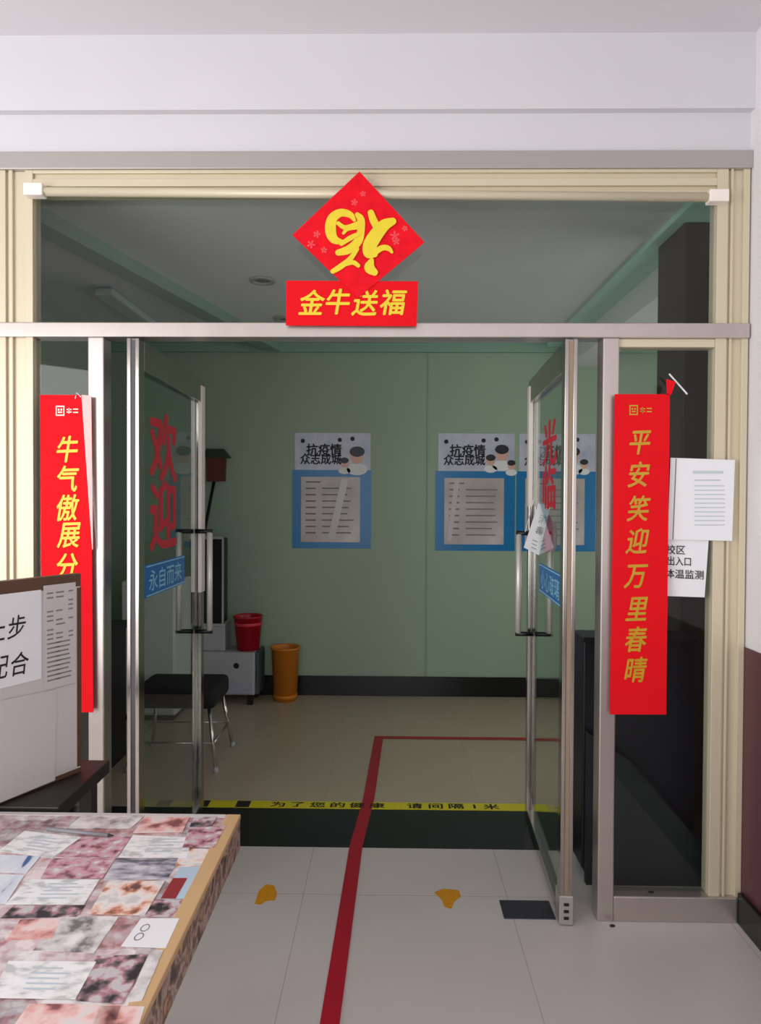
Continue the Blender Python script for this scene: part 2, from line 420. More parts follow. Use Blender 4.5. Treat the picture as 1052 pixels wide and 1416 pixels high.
def door_leaf(name, label, loc, rot, out, chars, sign_text, strip_bottom, sign_z, seal, cz, step, csize):
    d = thing(name, label, 'door', loc, rot, kind='structure')
    t = .0225
    # stiles, each an H section with a dark groove on its edge
    for y0, y1 in ((0, .058), (LW - .05, LW)):
        bm = box(-t, -.008, y0, y1, .006, LH); bx(bm, .008, t, y0, y1, .006, LH)
        bx(bm, -.009, .009, y0 + .008, y1 - .004, .006, LH)
        obj('stile', bm, M['leaf_steel'], d, .002)
    obj('rubber_seal', box(-.0078, .0078, .003, .0085, .012, LH - .006), mat('edge_seal', seal, .5), d)
    obj('top_rail', box(-t, t, .0582, LW - .0502, LH - .11, LH), M['leaf_steel'], d, .002)
    obj('bottom_rail', box(-t, t, .0582, LW - .0502, .008, .05), M['leaf_steel'], d, .002)
    obj('glass_pane', box(-.005, .005, .0582, LW - .0502, .05, LH - .11), M['door_glass'], d)
    bm = box(-t - .003, t + .003, -.003, .075, .004, .11)
    pv = obj('pivot_shoe', bm, M['grey_alu'], d, .003)
    bm = bmesh.new()
    for z in (.03, .055, .08): bx(bm, -.009, .009, -.006, -.0028, z - .005, z + .005)
    obj('screw_slot', bm, M['black_plastic'], pv)
    # cream strips along the free edge
    bm = box(-t - .004, -t + .014, LW - .057, LW + .001, strip_bottom, LH - .03)
    bx(bm, t - .014, t + .004, LW - .057, LW + .001, strip_bottom, LH - .03)
    obj('edge_strip', bm, M['cream_tone'], d)
    # pull handles on both faces
    hy = LW - .095
    for s in (-1, 1):
        h = obj('handle', tube(bmesh.new(), [(s * .075, hy, .92), (s * .075, hy, 1.395)], .014, 16), M['satin'], d, smooth=True)
        for z in (.915, 1.40):
            bm = tube(bmesh.new(), [(s * .0055, hy, z), (s * .088, hy, z)], .011, 12)
            obj('standoff', bm, M['black_plastic'], h, smooth=True)
    # writing on the face turned to the passage
    right = (0, 1, 0) if out > 0 else (0, -1, 0)
    bm = bmesh.new()
    for k, ch in enumerate(chars):
        glyphs(bm, ch, (out * .0062, .335 if out > 0 else .40, cz - step * k), csize, right, (0, 0, 1), 1.2 if out > 0 else 1.7, .03)
    obj('red_lettering', bm, M['red_decal'], d)
    y0, y1 = (.10, .62)
    sg = obj('push_sign', box(out * .0055, out * .0075, y0, y1, sign_z, sign_z + .128), M['blue_sign'], d)
    bm = bmesh.new()
    glyphs(bm, sign_text, (out * .0079, (y0 + y1) / 2, sign_z + .062), .088, right, (0, 0, 1), 1.22, .012)
    obj('lettering', bm, M['sign_text'], sg)
    bm = bmesh.new()
    for z in (.004, .118):
        a, b = sorted((out * .0076, out * .0082)); bx(bm, a, b, y0 + .02, y1 - .004, sign_z + z, sign_z + z + .005)
    obj('border_line', bm, M['sign_text'], sg)
    return d


door_l = door_leaf('door_1', 'left glass door leaf swung open into the room', (-.9425, 2.50, 0), math.radians(.4), 1, '欢迎', '永自而来', 1.10, 1.172, (76, 73, 74), 1.765, .275, .30)
door_r = door_leaf('door_2', 'right glass door leaf swung open with paper on its handle', (.65, 2.50, 0), math.radians(-3.0), -1, '光临', '小心玻璃', 1.53, 1.148, (150, 128, 106), 1.80, .185, .20)
tag(obj('floor_spring_plate', box(.43, .622, 2.535, 2.652, 0, .004), mat('dark_zinc_plate', (70, 68, 78), .35, .5, var=.1, scale=12), bevel=.0015), 'dark metal floor spring plate beside the right door foot', 'plate')

# tag and pouch hung on the right door's handle
tg = thing('paper_tag', 'white paper tag with pink pouch hung on the right door handle', 'tag', (0, 0, 0))
pl = lambda u, v, y=3.16: at(u, v, y=y)
bm = bmesh.new(); slab(bm, [pl(724, 757), pl(745, 768), pl(761, 699), pl(744, 696)], (0, -1, 0), .002); obj('paper', bm, M['paper'], tg)
bm = bmesh.new()
rt, up = (pl(757, 716) - pl(747, 714)).normalized(), (pl(752, 700) - pl(738, 750)).normalized()
for ch, u, v in (('消', 750.5, 718), ('毒', 746, 734)):
    glyphs(bm, ch, pl(u, v) + Vector((0, -.003, 0)), .042, (rt.x, 0, rt.z), (up.x, 0, up.z), 1, .012)
for k in range(3):
    slab(bm, [pl(734 + k, 757 - 5 * k) + Vector((0, -.003, 0)), pl(741 + k, 760 - 5 * k) + Vector((0, -.003, 0)), pl(741 + k, 759 - 5 * k) + Vector((0, -.003, 0)), pl(734 + k, 756 - 5 * k) + Vector((0, -.003, 0))], (0, -1, 0), .0005)
obj('lettering', bm, M['grey_ink'], tg)
bm = bmesh.new()
c = pl(757, 738, 3.20)
bmesh.ops.create_uvsphere(bm, u_segments=20, v_segments=12, radius=1, matrix=Matrix.Translation(c) @ Matrix.Diagonal((.026, .018, .09, 1)))
po = obj('pouch', bm, M['pink'], tg, smooth=True)
bm = bmesh.new(); c = pl(764, 742, 3.21)
bmesh.ops.create_uvsphere(bm, u_segments=20, v_segments=12, radius=1, matrix=Matrix.Translation(c) @ Matrix.Diagonal((.022, .014, .075, 1)))
obj('wrap', bm, M['pink_clear'], po, smooth=True)
bm = bmesh.new(); tube(bm, [pl(752, 698, 3.165), at(738, 690, y=3.25), at(726, 736, y=3.30)], .0025, 6); obj('string', bm, M['paper'], tg)

# ------------------------------------------------------------------ red festival papers
Yb = 2.510


def facing(u, v, y=Yb): return at(u, v, y=y)


dm = thing('fortune_diamond', 'red paper diamond with a large golden upside-down character above the doors', 'decoration')
YD = 2.500
bm = bmesh.new(); slab(bm, [facing(u, v, YD) for u, v in ((497, 237), (404, 325), (495, 412), (587, 335))], (0, 1, 0), .002)
n0 = len(bm.faces)
pm2 = lambda x, y: facing(390 + x / 5.01, 230 + y / 5.01, YD - .0004)
for (x, y, r) in ((560, 190, 14), (500, 250, 18), (240, 470, 20), (200, 540, 22), (290, 580, 16), (780, 480, 26), (790, 520, 20), (850, 430, 14)):
    for k in range(5):
        a = 2 * PI * k / 5 + x
        brush(bm, [(x, y, 3), (x + r * math.cos(a), y + r * math.sin(a), 7)], pm2, 3)
bm.faces.ensure_lookup_table()
for f in bm.faces[n0:]: f.material_index = 1
obj('paper', bm, M['red_flower'], dm).data.materials.append(mat('pale_red_flowers', (236, 70, 76), .5))
bm = bmesh.new()
pm = lambda x, y: facing(390 + x / 5.01, 230 + y / 5.01, YD - .0012)
for ik, st in enumerate((
    [(500, 372, 12), (470, 335, 22), (405, 322, 28), (348, 362, 34), (335, 440, 38), (360, 505, 30), (430, 528, 12)],
    [(520, 335, 16), (545, 370, 26), (545, 450, 26), (525, 520, 30), (465, 575, 30), (390, 598, 22)],
    [(388, 395, 14), (440, 425, 16), (530, 395, 16)],
    [(425, 465, 10), (455, 435, 14), (530, 425, 12)],
    [(410, 540, 14), (470, 500, 18), (530, 470, 14)],
    [(520, 575, 14), (470, 645, 18), (400, 700, 20), (350, 730, 16)],
    [(430, 682, 16), (490, 668, 16), (528, 690, 14)],
    [(615, 325, 22), (632, 375, 26), (655, 420, 26)],
    [(765, 385, 26), (710, 410, 40), (660, 465, 46), (610, 545, 48), (598, 605, 34), (640, 610, 24)],
    [(620, 615, 22), (690, 570, 20), (735, 572, 18), (760, 598, 10)],
    [(620, 655, 16), (605, 705, 36), (640, 738, 24)])):
    brush(bm, st, pm, level=.0006 * ik)
obj('lettering', bm, M['gold'], dm)
sl = thing('greeting_slip', 'red paper slip with four golden characters below the diamond', 'decoration')
YS = 2.504
bm = bmesh.new(); slab(bm, [facing(u, v, YS) for u, v in ((396, 388), (395, 450), (576, 451), (578, 389))], (0, 1, 0), .002)
obj('paper', bm, M['red_paper'], sl)
bm = bmesh.new()
for ch, u, v in (('金', 431, 418), ('牛', 467, 417), ('送', 504, 419), ('福', 544, 418)):
    glyphs(bm, ch, facing(u, v, YS - .0012), .098, (1, 0, 0), (0, 0, 1), .95, .022, .18)
obj('lettering', bm, M['gold'], sl)


def banner(label, pts, chars, rows, size, m, logo, y=2.506):
    b = thing('hanging_banner', label, 'banner', group='red couplet banners beside the doors')
    bm = bmesh.new(); slab(bm, [facing(u, v, y) for u, v in pts], (0, 1, 0), .002)
    obj('paper', bm, M['red_paper'], b)
    bm = bmesh.new()
    for ch, (u, v) in zip(chars, rows):
        glyphs(bm, ch, facing(u, v, y - .0012), size, (1, 0, .04), (0, 0, 1), .82, .02, .2)
    obj('lettering', bm, m, b)
    # small printed mark at the top
    u, v = logo
    bm = bmesh.new(); g = lambda a, c: facing(u + a, v + c, y - .0012)
    for r in (((-6, -7), (6, -7), (6, -5.2), (-6, -5.2)), ((-6, 5.2), (6, 5.2), (6, 7), (-6, 7)), ((-6, -5.2), (-4.4, -5.2), (-4.4, 5.2), (-6, 5.2)), ((4.4, -5.2), (6, -5.2), (6, 5.2), (4.4, 5.2)),
              ((-3, -3), (-.8, -3), (-.8, 0), (-3, 0)), ((.8, -3), (3, -3), (3, 0), (.8, 0)), ((-3, 1.2), (3, 1.2), (3, 3), (-3, 3)),
              ((9, -2.5), (16, -2.5), (16, -1), (9, -1)), ((9, 1), (16, 1), (16, 2.5), (9, 2.5)), ((11.6, -4), (13, -4), (13, 4), (11.6, 4)), ((18, -3), (25, -3), (25, -1.4), (18, -1.4)), ((18, 1.4), (25, 1.4), (25, 3), (18, 3))):
        bm.faces.new([bm.verts.new(g(a, c)) for a, c in r])
    obj('printed_mark', bm, M['white_print'] if m is M['gold'] else m, b)
    return b


bl = banner('red couplet banner at the left, its foot behind the notice board',
            [(55, 546), (112, 546), (127, 760), (129, 985), (58, 985)], '牛气傲展分', [(93, 621), (94, 662), (94, 702), (95, 740), (92, 783)], .102, M['gold'], (83, 568))
bm = bmesh.new(); slab(bm, [facing(u, v, 2.505) for u, v in ((112.5, 546), (126, 547), (128.5, 760), (127.3, 760))], (0, 1, 0), .002)
obj('pale_edge_strip', bm, M['pale_red'], bl)  # pale pink strip along the banner's right edge
bm = bmesh.new(); tube(bm, [facing(104, 551, 2.500), facing(106, 543, 2.498), facing(112, 549, 2.500)], .002, 6); obj('string', bm, M['paper'], bl)
br_ = banner('red couplet banner with eight characters at the right of the doors',
             [(850, 545), (926, 545), (921, 988), (843, 988)], '平安笑迎万里春晴', [(885, 612), (883, 656), (883, 703), (881, 748), (879, 797), (880, 842), (879, 884), (879, 926)], .098, M['dull_gold'], (876, 567))
bm = bmesh.new(); tube(bm, [facing(925, 517, 2.525), facing(950, 545, 2.525)], .003, 6); obj('string', bm, M['paper'], br_)
bm = bmesh.new(); slab(bm, [facing(u, v, 2.506) for u, v in ((921, 524), (934, 528), (928, 546), (922, 546))], (0, 1, 0), .0015); obj('tape', bm, M['red_paper'], br_)

# ------------------------------------------------------------------ papers by the right banner
pp = thing('notice_sheet', 'white notice sheet taped over the right window upright beside the banner', 'paper')
bm = bmesh.new(); slab(bm, [facing(u, v, 2.528) for u, v in ((927, 633), (1016, 636), (1012, 748), (923, 746))], (0, 1, 0), .0015); obj('paper', bm, M['paper'], pp)
bm = bmesh.new()
for u0, u1, v0, v1 in ((958, 1000, 651, 655), (960, 996, 663, 665)) :
    slab(bm, [facing(u, v, 2.5268) for u, v in ((u0, v0), (u1, v0), (u1, v1), (u0, v1))], (0, 1, 0), .0005)
for k in range(10):
    slab(bm, [facing(u, v, 2.5268) for u, v in ((960, 671 + 6 * k), (1002, 671 + 6 * k), (1002, 672.6 + 6 * k), (960, 672.6 + 6 * k))], (0, 1, 0), .0005)
obj('text_lines', bm, M['pale_ink'], pp)
bm = bmesh.new(); slab(bm, [facing(u, v, 2.5268) for u, v in ((934, 634), (935.5, 634), (931, 746), (929.5, 746))], (0, 1, 0), .0005)
obj('fold_line', bm, M['grey_ink'], pp)
p2 = thing('notice_sheet', 'white sheet with three lines of black characters below the other notice', 'paper')
bm = bmesh.new(); slab(bm, [facing(u, v, 2.536) for u, v in ((919, 742), (980, 742), (974, 826), (916, 824))], (0, 1, 0), .0015); obj('paper', bm, M['paper'], p2)
bm = bmesh.new()
for tx, u, v, wx in (('校区', 934, 760, 1), ('出入口', 939, 776, .85), ('体温监测', 946, 794, 1)):
    obj('lettering', glyphs(bmesh.new(), tx, facing(u, v, 2.5345), .036, (1, 0, -.04), (0, 0, 1), wx, .012), M['ink'], p2)

# ------------------------------------------------------------------ floor markings
rt_ = bmesh.new()
pl_ = [(-.200, 1.0), (-.172, 2.0), (-.147, 3.05), (-.105, 3.55), (-.068, 4.50)]
for (xa, ya), (xb, yb) in zip(pl_, pl_[1:]):
    slab(rt_, [(xa - .029, ya, .0034), (xa + .029, ya, .0034), (xb + .029, yb, .0034), (xb - .029, yb, .0034)], (0, 0, 1), .0006)
slab(rt_, [(-.039, 4.455, .0034), (1.2, 4.455, .0034), (1.2, 4.50, .0034), (-.039, 4.50, .0034)], (0, 0, 1), .0006)
tag(obj('floor_tape', rt_, M['red_tape']), 'red tape line running through the doorway and turning right', 'tape')
yt = thing('warning_tape', 'yellow tape with black characters along the black granite strip', 'tape')
obj('strip', box(-.96, .80, 3.428, 3.508, 0, .0032), M['yellow_tape'], yt)
for ch, u in zip('为了您的健康请间隔1米', (384, 411, 439, 467, 494, 521, 573, 602, 630, 655, 678)):
    p = at(u, 1112.5, z=.0036)
    obj('lettering', glyphs(bmesh.new(), ch, (p.x, 3.468, .0038), .062, (1, 0, 0), (0, 1, 0), 1.35, .02), M['ink'], yt)
for u, v, w in ((337, 1110, .035), (283, 1108, .03)):
    p = at(u, v, z=.0036); obj('dark_block', box(p.x - w, p.x + w, 3.432, 3.504, .0032, .0038), M['ink'], yt)
for pts, lb in ((((352, 1250), (358, 1232), (368, 1223), (379, 1225), (383, 1236), (380, 1245), (368, 1246), (360, 1251)), 'worn orange floor sticker between table and red tape'),
                (((600, 1234), (612, 1229), (634, 1231), (637, 1240), (628, 1247), (624, 1257), (614, 1254), (611, 1245)), 'worn orange floor sticker right of the red tape')):
    bm = bmesh.new(); slab(bm, [at(u, v, z=.0004) for u, v in pts], (0, 0, 1), .0008)
    tag(obj('floor_sticker', bm, M['footmark']), lb, 'sticker', 'orange floor stickers')
for u, v, z, lb in ((905, 1242, .095, 'dark crumb of dirt on the right sidelight sill'), (848, 1284, .0, 'dark crumb of dirt on the floor before the right sill')):
    p = at(u, v, z=z); bm = bmesh.new()
    bmesh.ops.create_icosphere(bm, subdivisions=2, radius=1, matrix=Matrix.Translation((p.x, max(p.y, 2.5) if z == 0 else 2.555, z + .003)) @ Matrix.Diagonal((.011, .006, .004, 1)))
    for vv in bm.verts: vv.co += Vector((random.uniform(-.001, .001), random.uniform(-.001, .001), random.uniform(-.0005, .0005)))
    tag(obj('dirt_crumb', bm, M['ink']), lb, 'dirt')

# ------------------------------------------------------------------ inner room things
lamp_rows = [(-.732, 3.90), (-.732, 4.72)]
for (x, y), lb in zip(lamp_rows, ('unlit round downlight in the inner ceiling, nearer one', 'unlit round downlight in the inner ceiling, farther one')):
    dl = thing('downlight', lb, 'ceiling light', (x, y, INCEIL), group='downlights in the inner ceiling')
    bm = bmesh.new(); lathe(bm, [(.045, -.002), (.075, -.002), (.072, -.012), (.05, -.014), (.045, -.004)]); obj('rim', bm, M['grey_alu'], dl, smooth=True)
    bm = bmesh.new(); lathe(bm, [(.046, -.004), (.05, -.003), (.046, -.0035)]); obj('lens', bm, M['downlight'], dl)
tl = thing('tube_light', 'unlit pale tube light on the inner ceiling at the left', 'ceiling light', (-1.68, 4.45, INCEIL))
obj('cover', box(-.06, .06, -.45, .45, -.06, -.012), M['tube_cover'], tl, .015)
obj('base', box(-.04, .04, -.47, .47, -.0125, -.0), M['grey_plastic'], tl)


def poster(label, x0, x1, z0, z1, faces, glare):
    p = thing('health_poster', label, 'poster', (x0, BK, z0), group='blue posters on the green back wall')
    w, h = x1 - x0, z1 - z0; y = -.003
    hz = h * .68
    obj('sheet', box(0, w, y, -.0002, 0, hz), M['poster_blue'], p)
    obj('header', box(w * .03, w * .99, y, -.0002, hz, h), M['poster_head'], p)
    obj('text_panel', box(w * .11, w * .86, y - .002, y, h * .055, h * .62), M['poster_paper'], p)
    bm = bmesh.new()
    glyphs(bm, '抗疫情', (w * .40, y - .0012, h * .855), .10, (1, 0, 0), (0, 0, 1), .95, .03)
    obj('lettering', bm, M['ink'], p); bm = bmesh.new()
    glyphs(bm, '众志成城', (w * .36, y - .0012, h * .775), .092, (1, 0, 0), (0, 0, 1), .9, .03)
    obj('lettering', bm, M['ink'], p)
    for a, b in ((.13, .93), (.6, .94), (.76, .95)):
        bm = bmesh.new(); bmesh.ops.create_circle(bm, cap_ends=True, segments=8, radius=.018, matrix=Matrix.Translation((w * a, y - .0012, h * b)) @ Matrix.Rotation(PI / 2, 4, 'X'))
        obj('printed_dot', bm, M['ink'], p)
    bm = bmesh.new()
    for k in range(9):
        z = h * (.575 - k * .055)
        bx(bm, w * .17, w * (.30 if k else .36), y - .0032, y - .002, z - .006, z + .006)
        if k: bx(bm, w * .38, w * random.uniform(.7, .8), y - .0032, y - .002, z - .004, z + .006)
    obj('text_lines', bm, M['grey_ink'], p)
    bm = bmesh.new(); bh = bmesh.new(); bt = bmesh.new()
    for fx, fz, r in faces:
        for B, ox, oz, rx, rz, dy in ((bm, 0, 0, r, r * 1.15, .0012), (bh, 0, r * .65, r * 1.1, r * .75, .0016), (bt, 0, -r * 1.9, r * 1.5, r * .85, .0010)):
            bmesh.ops.create_circle(B, cap_ends=True, segments=20, radius=1, matrix=Matrix.Translation((w * fx + ox, y - dy, h * fz + oz)) @ Matrix.Rotation(PI / 2, 4, 'X') @ Matrix.Diagonal((rx, rz, 1, 1)))
    obj('printed_face', bm, M['skin'], p); obj('printed_hair', bh, M['hair'], p); obj('printed_collar', bt, M['paper'], p)
    for a, b, gw in glare:  # pale streaks painted as glare on the plastic sleeve
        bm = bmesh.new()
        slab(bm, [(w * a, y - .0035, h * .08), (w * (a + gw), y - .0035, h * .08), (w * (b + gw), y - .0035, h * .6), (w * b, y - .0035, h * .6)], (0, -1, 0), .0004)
        obj('sleeve_glare', bm, mat('painted_sleeve_glare', (206, 196, 200), .25), p)
    return p


poster('blue edged health poster alone on the left of the wall joint', -.782, -.155, 1.172, 2.09, [(.82, .80, .055), (.66, .74, .032)], [(.45, .62, .09)])
poster('blue edged health poster just right of the wall joint', .356, .985, 1.160, 2.09, [(.83, .83, .05), (.69, .77, .035), (.95, .73, .03)], [(.14, .24, .06)])
poster('blue edged health poster behind the right door leaf', .995, 1.62, 1.160, 2.09, [(.70, .81, .055), (.85, .74, .03)], [])

# grey office machine with a red bucket on it
pr = thing('office_printer', 'grey boxy office printer on the floor by the back wall', 'printer', (-1.24, 5.28, 0))
obj('body', box(-.24, .22, -.12, .14, .075, .40), M['grey_plastic'], pr, .012)
obj('paper_tray', box(-.20, .205, -.135, -.1195, .09, .17), M['lilac'], pr, .004)
bm = bmesh.new(); bmesh.ops.create_circle(bm, cap_ends=True, segments=20, radius=.022, matrix=Matrix.Translation((.08, -.1212, .30)) @ Matrix.Rotation(PI / 2, 4, 'X')); obj('button', bm, M['black_plastic'], pr)
obj('side_panel', box(.2205, .25, -.11, .13, .08, .40), M['blue_grey'], pr, .006)
for x in (-.2, .18):
    for y in (-.09, .11): obj('foot', box(x - .02, x + .02, y - .02, y + .02, 0, .0752), M['black_plastic'], pr)
ct = thing('carton', 'pale grey box between the printer and the tall black case', 'box', (-1.41, 5.30, .4005))
obj('body', box(-.15, .15, -.09, .10, 0, .185), M['grey_plastic'], ct, .006)
obj('lid', box(-.153, .153, -.093, .103, .1855, .209), M['grey_plastic'], ct, .004)
bk = thing('bucket', 'dark red plastic bucket standing on the grey printer', 'bucket', (-1.095, 5.28, .4005))
bm = bmesh.new(); lathe(bm, [(.085, .0), (.108, .25), (.114, .25), (.114, .262), (.106, .262), (.102, .25), (.08, .01)]); obj('shell', bm, M['red_plastic'], bk, smooth=True)
bm = bmesh.new(); lathe(bm, [(.104, .19), (.1065, .195), (.1065, .21), (.1055, .213)]); obj('band', bm, mat('light_red_band', (224, 60, 80), .35), bk, smooth=True)
wb = thing('waste_bin', 'orange plastic waste bin on the floor by the back wall', 'bin', (-.812, 5.32, 0))
bm = bmesh.new(); lathe(bm, [(.088, .0), (.108, .40), (.116, .402), (.116, .416), (.108, .416), (.103, .40), (.083, .01)]); obj('shell', bm, M['orange_plastic'], wb, smooth=True)
bm = bmesh.new(); lathe(bm, [(.09, .02), (.0935, .02), (.095, .05), (.091, .05)]); obj('base_ring', bm, M['orange_plastic'], wb, smooth=True)
bc = thing('speaker_case', 'tall black case with a pale rim standing on the grey box', 'case', (-1.40, 5.275, .61))
obj('body', box(-.13, .125, -.07, .09, 0, .65), M['black_plastic'], bc, .008)
bm = box(-.13, .13, -.074, -.06, .645, .665); bx(bm, .118, .132, -.074, -.06, .0, .646)
obj('rim', bm, M['grey_plastic'], bc, .002)
bm_ = thing('broom', 'broom leaning upside down on the green wall with brown head up', 'broom')
bm = bmesh.new(); tube(bm, [(-1.72, 5.415, 0.0), (-1.395, 5.425, 1.72)], .012, 10); obj('handle', bm, M['black_plastic'], bm_, smooth=True)
bm = bmesh.new(); slab(bm, [(-1.45, 5.395, 1.70), (-1.31, 5.395, 1.70), (-1.305, 5.395, 1.89), (-1.455, 5.395, 1.89)], (0, 1, 0), .05); obj('bristles', bm, M['broom_bristle'], bm_)
bm = bmesh.new(); slab(bm, [(-1.50, 5.385, 1.885), (-1.265, 5.385, 1.885), (-1.32, 5.385, 1.955), (-1.45, 5.385, 1.955)], (0, 1, 0), .065); obj('cap', bm, M['broom_top'], bm_)

st = thing('stool', 'black padded stool with chrome legs behind the left door leaf', 'stool', (-1.24, 4.08, 0))
bm = box(-.24, .24, -.19, .19, .35, .47); obj('seat', bm, M['black_fabric'], st, .03)
for sx, sy in ((-1, -1), (1, -1), (1, 1), (-1, 1)):
    bm = bmesh.new(); tube(bm, [(sx * .20, sy * .15, .36), (sx * .255, sy * .21, 0)], .011, 10); lg = obj('leg', bm, M['chrome'], st, smooth=True)
    bm = bmesh.new(); tube(bm, [(sx * .252, sy * .207, .03), (sx * .256, sy * .211, -.0)], .015, 10); obj('foot_cap', bm, M['grey_plastic'], lg, smooth=True)
bm = bmesh.new()
z = .16; f_ = lambda sx, sy: (sx * .233, sy * .186, z)
for a, b in (((-1, -1), (1, -1)), ((1, -1), (1, 1)), ((1, 1), (-1, 1)), ((-1, 1), (-1, -1))): tube(bm, [f_(*a), f_(*b)], .007, 8)
obj('rung', bm, M['chrome'], st, smooth=True)
cb = thing('storage_cabinet', 'pale grey cabinet behind the black stool at the left', 'cabinet', (-1.66, 4.95, 0))
obj('body', box(-.22, .16, -.18, .2, .04, .98), M['paper'], cb, .01)
obj('door', box(-.21, .15, -.195, -.181, .06, .95), M['paper'], cb, .004)
obj('base', box(-.2, .14, -.16, .18, 0, .0405), M['black_plastic'], cb)
dk = thing('office_desk', 'dark desk against the left wall of the inner room', 'desk', (-1.98, 3.75, 0))
obj('top', box(-.40, .40, -.45, .40, .78, .82), M['navy_dark'], dk, .005)
obj('front_panel', box(-.38, .38, -.42, -.40, .02, .78), M['navy_dark'], dk)
for x in (-.38, .355): obj('side_panel', box(x, x + .025, -.3995, .38, 0, .78), M['navy_dark'], dk)

lc = thing('low_cabinet', 'low black cabinet right behind the right sidelight', 'cabinet', (0, 0, 0))
obj('body', box(.80, 1.26, 2.84, 2.99, .03, .975), M['navy_dark'], lc, .006)
obj('plinth', box(.82, 1.24, 2.86, 2.97, 0, .0305), M['black_plastic'], lc)
obj('top', box(.79, 1.265, 2.825, 2.995, .975, .995), M['navy_dark'], lc, .004)
bm = bmesh.new(); slab(bm, [(.80, 2.80, 0), (1.262, 2.80, 0), (1.262, 2.80, .17), (.98, 2.80, .50), (.80, 2.80, .62)], (0, -1, 0), .03)
tag(obj('leaning_board', bm, M['charcoal']), 'charcoal board with a slanted edge before the low black cabinet', 'board')

# ------------------------------------------------------------------ foreground table
TZ = .75
M['collage'] = ramp_mat('picture_collage_print', [(.0, (96, 84, 88)), (.12, (206, 186, 186)), (.26, (232, 228, 226)), (.4, (176, 140, 142)), (.52, (214, 204, 206)), (.62, (128, 120, 126)), (.72, (228, 196, 196)), (.84, (170, 166, 176)), (.93, (236, 232, 230))], 8, .3, kind='cells')
nt = M['collage'].node_tree
rp = [n for n in nt.nodes if n.type == 'VALTORGB'][0]; rp.color_ramp.interpolation = 'CONSTANT'
pb = nt.nodes['Principled BSDF']
tc = nt.nodes.new('ShaderNodeTexCoord'); nz = nt.nodes.new('ShaderNodeTexNoise'); nz.inputs['Scale'].default_value = 34; nz.inputs['Detail'].default_value = 9; nz.inputs['Distortion'].default_value = .2
r2 = nt.nodes.new('ShaderNodeValToRGB'); e = r2.color_ramp.elements
e[0].position = .33; e[0].color = lin((70, 60, 64)); e[1].position = .62; e[1].color = lin((240, 232, 230))
for pos, c in ((.42, (168, 110, 112)), (.50, (216, 178, 178)), (.55, (196, 190, 192))):
    k = e.new(pos); k.color = lin(c)
mx = nt.nodes.new('ShaderNodeMix'); mx.data_type = 'RGBA'; mx.inputs[0].default_value = .55
nt.links.new(tc.outputs['Object'], nz.inputs['Vector']); nt.links.new(nz.outputs['Fac'], r2.inputs[0])
nt.links.new(rp.outputs[0], mx.inputs[6]); nt.links.new(r2.outputs[0], mx.inputs[7]); nt.links.new(mx.outputs[2], pb.inputs['Base Color'])

TX0, TX1, TY0, TY1 = -1.75, -.378, .62, 1.73
tb = thing('table', 'table covered with a collage of printed pictures in the foreground', 'table', (-1.06, 1.18, 0))
ox, oy = -1.06, 1.18
obj('tabletop', box(TX0 - ox, TX1 - .012 - ox, TY0 - oy, TY1 - oy, TZ - .085, TZ), M['collage'], tb)
obj('edge_trim', box(TX1 - .034 - ox, TX1 + .001 - ox, TY0 - oy, TY1 + .002 - oy, TZ - .012, TZ + .0012), M['edge_wood'], tb, .002)
obj('far_trim', box(TX0 - ox, TX1 - .035 - ox, TY1 - .016 - oy, TY1 + .002 - oy, TZ - .012, TZ + .001), M['paper_grey'], tb, .002)
obj('side_apron', box(TX1 - .0119 - ox, TX1 - ox, TY0 - oy, TY1 - oy, TZ - .085, TZ - .0125), ramp_mat('worn_picture_apron', [(.32, (58, 44, 40)), (.42, (120, 84, 64)), (.5, (184, 160, 146)), (.6, (90, 62, 56)), (.7, (196, 150, 100))], 26, .4, distort=.2, detail=4), tb)
for x in (TX0 + .05, TX1 - .30):
    for y in (TY0 + .06, TY1 - .12): obj('leg', box(x - .025 - ox, x + .025 - ox, y - .025 - oy, y + .025 - oy, 0, TZ - .085), M['desk_dark'], tb, .003)

prints = {
    'white': ramp_mat('white_printed_page', [(.36, (196, 196, 196)), (.44, (226, 225, 224)), (.55, (243, 241, 241))], 30, .4, detail=4, stretch=(1, 2, 1)),
    'grey': ramp_mat('grey_street_photo', [(.32, (58, 58, 70)), (.42, (126, 126, 138)), (.52, (178, 176, 188)), (.62, (214, 210, 214))], 34, .4, detail=9, stretch=(.6, 1.3, 1)),
    'pink': ramp_mat('pink_blossom_photo', [(.32, (104, 70, 74)), (.42, (178, 126, 134)), (.5, (214, 160, 172)), (.58, (196, 184, 182)), (.66, (226, 216, 216))], 40, .4, detail=9),
    'orange': ramp_mat('orange_food_photo', [(.32, (112, 80, 76)), (.38, (206, 140, 112)), (.44, (236, 206, 190)), (.54, (238, 232, 228)), (.64, (212, 206, 204))], 24, .4, detail=5),
    'blue': ramp_mat('blue_leaflet', [(.40, (66, 98, 150)), (.44, (206, 212, 224)), (.62, (226, 228, 234))], 17, .4, detail=2, stretch=(1.6, .5, 1)),
    'sky': mat('pale_blue_leaflet', (184, 204, 218), .4, var=.06, scale=8),
    'rose': ramp_mat('rose_close_up_photo', [(.34, (136, 84, 86)), (.44, (222, 158, 152)), (.54, (240, 206, 200)), (.64, (226, 218, 216))], 20, .4, detail=8),
    'dark': ramp_mat('dark_group_photo', [(.38, (52, 47, 51)), (.46, (118, 106, 110)), (.52, (184, 132, 142)), (.58, (200, 194, 196))], 32, .4, detail=9),
    'pale': ramp_mat('pale_grey_photo', [(.34, (120, 116, 116)), (.44, (196, 190, 188)), (.56, (226, 222, 220)), (.66, (238, 234, 232))], 26, .4, detail=8),
}
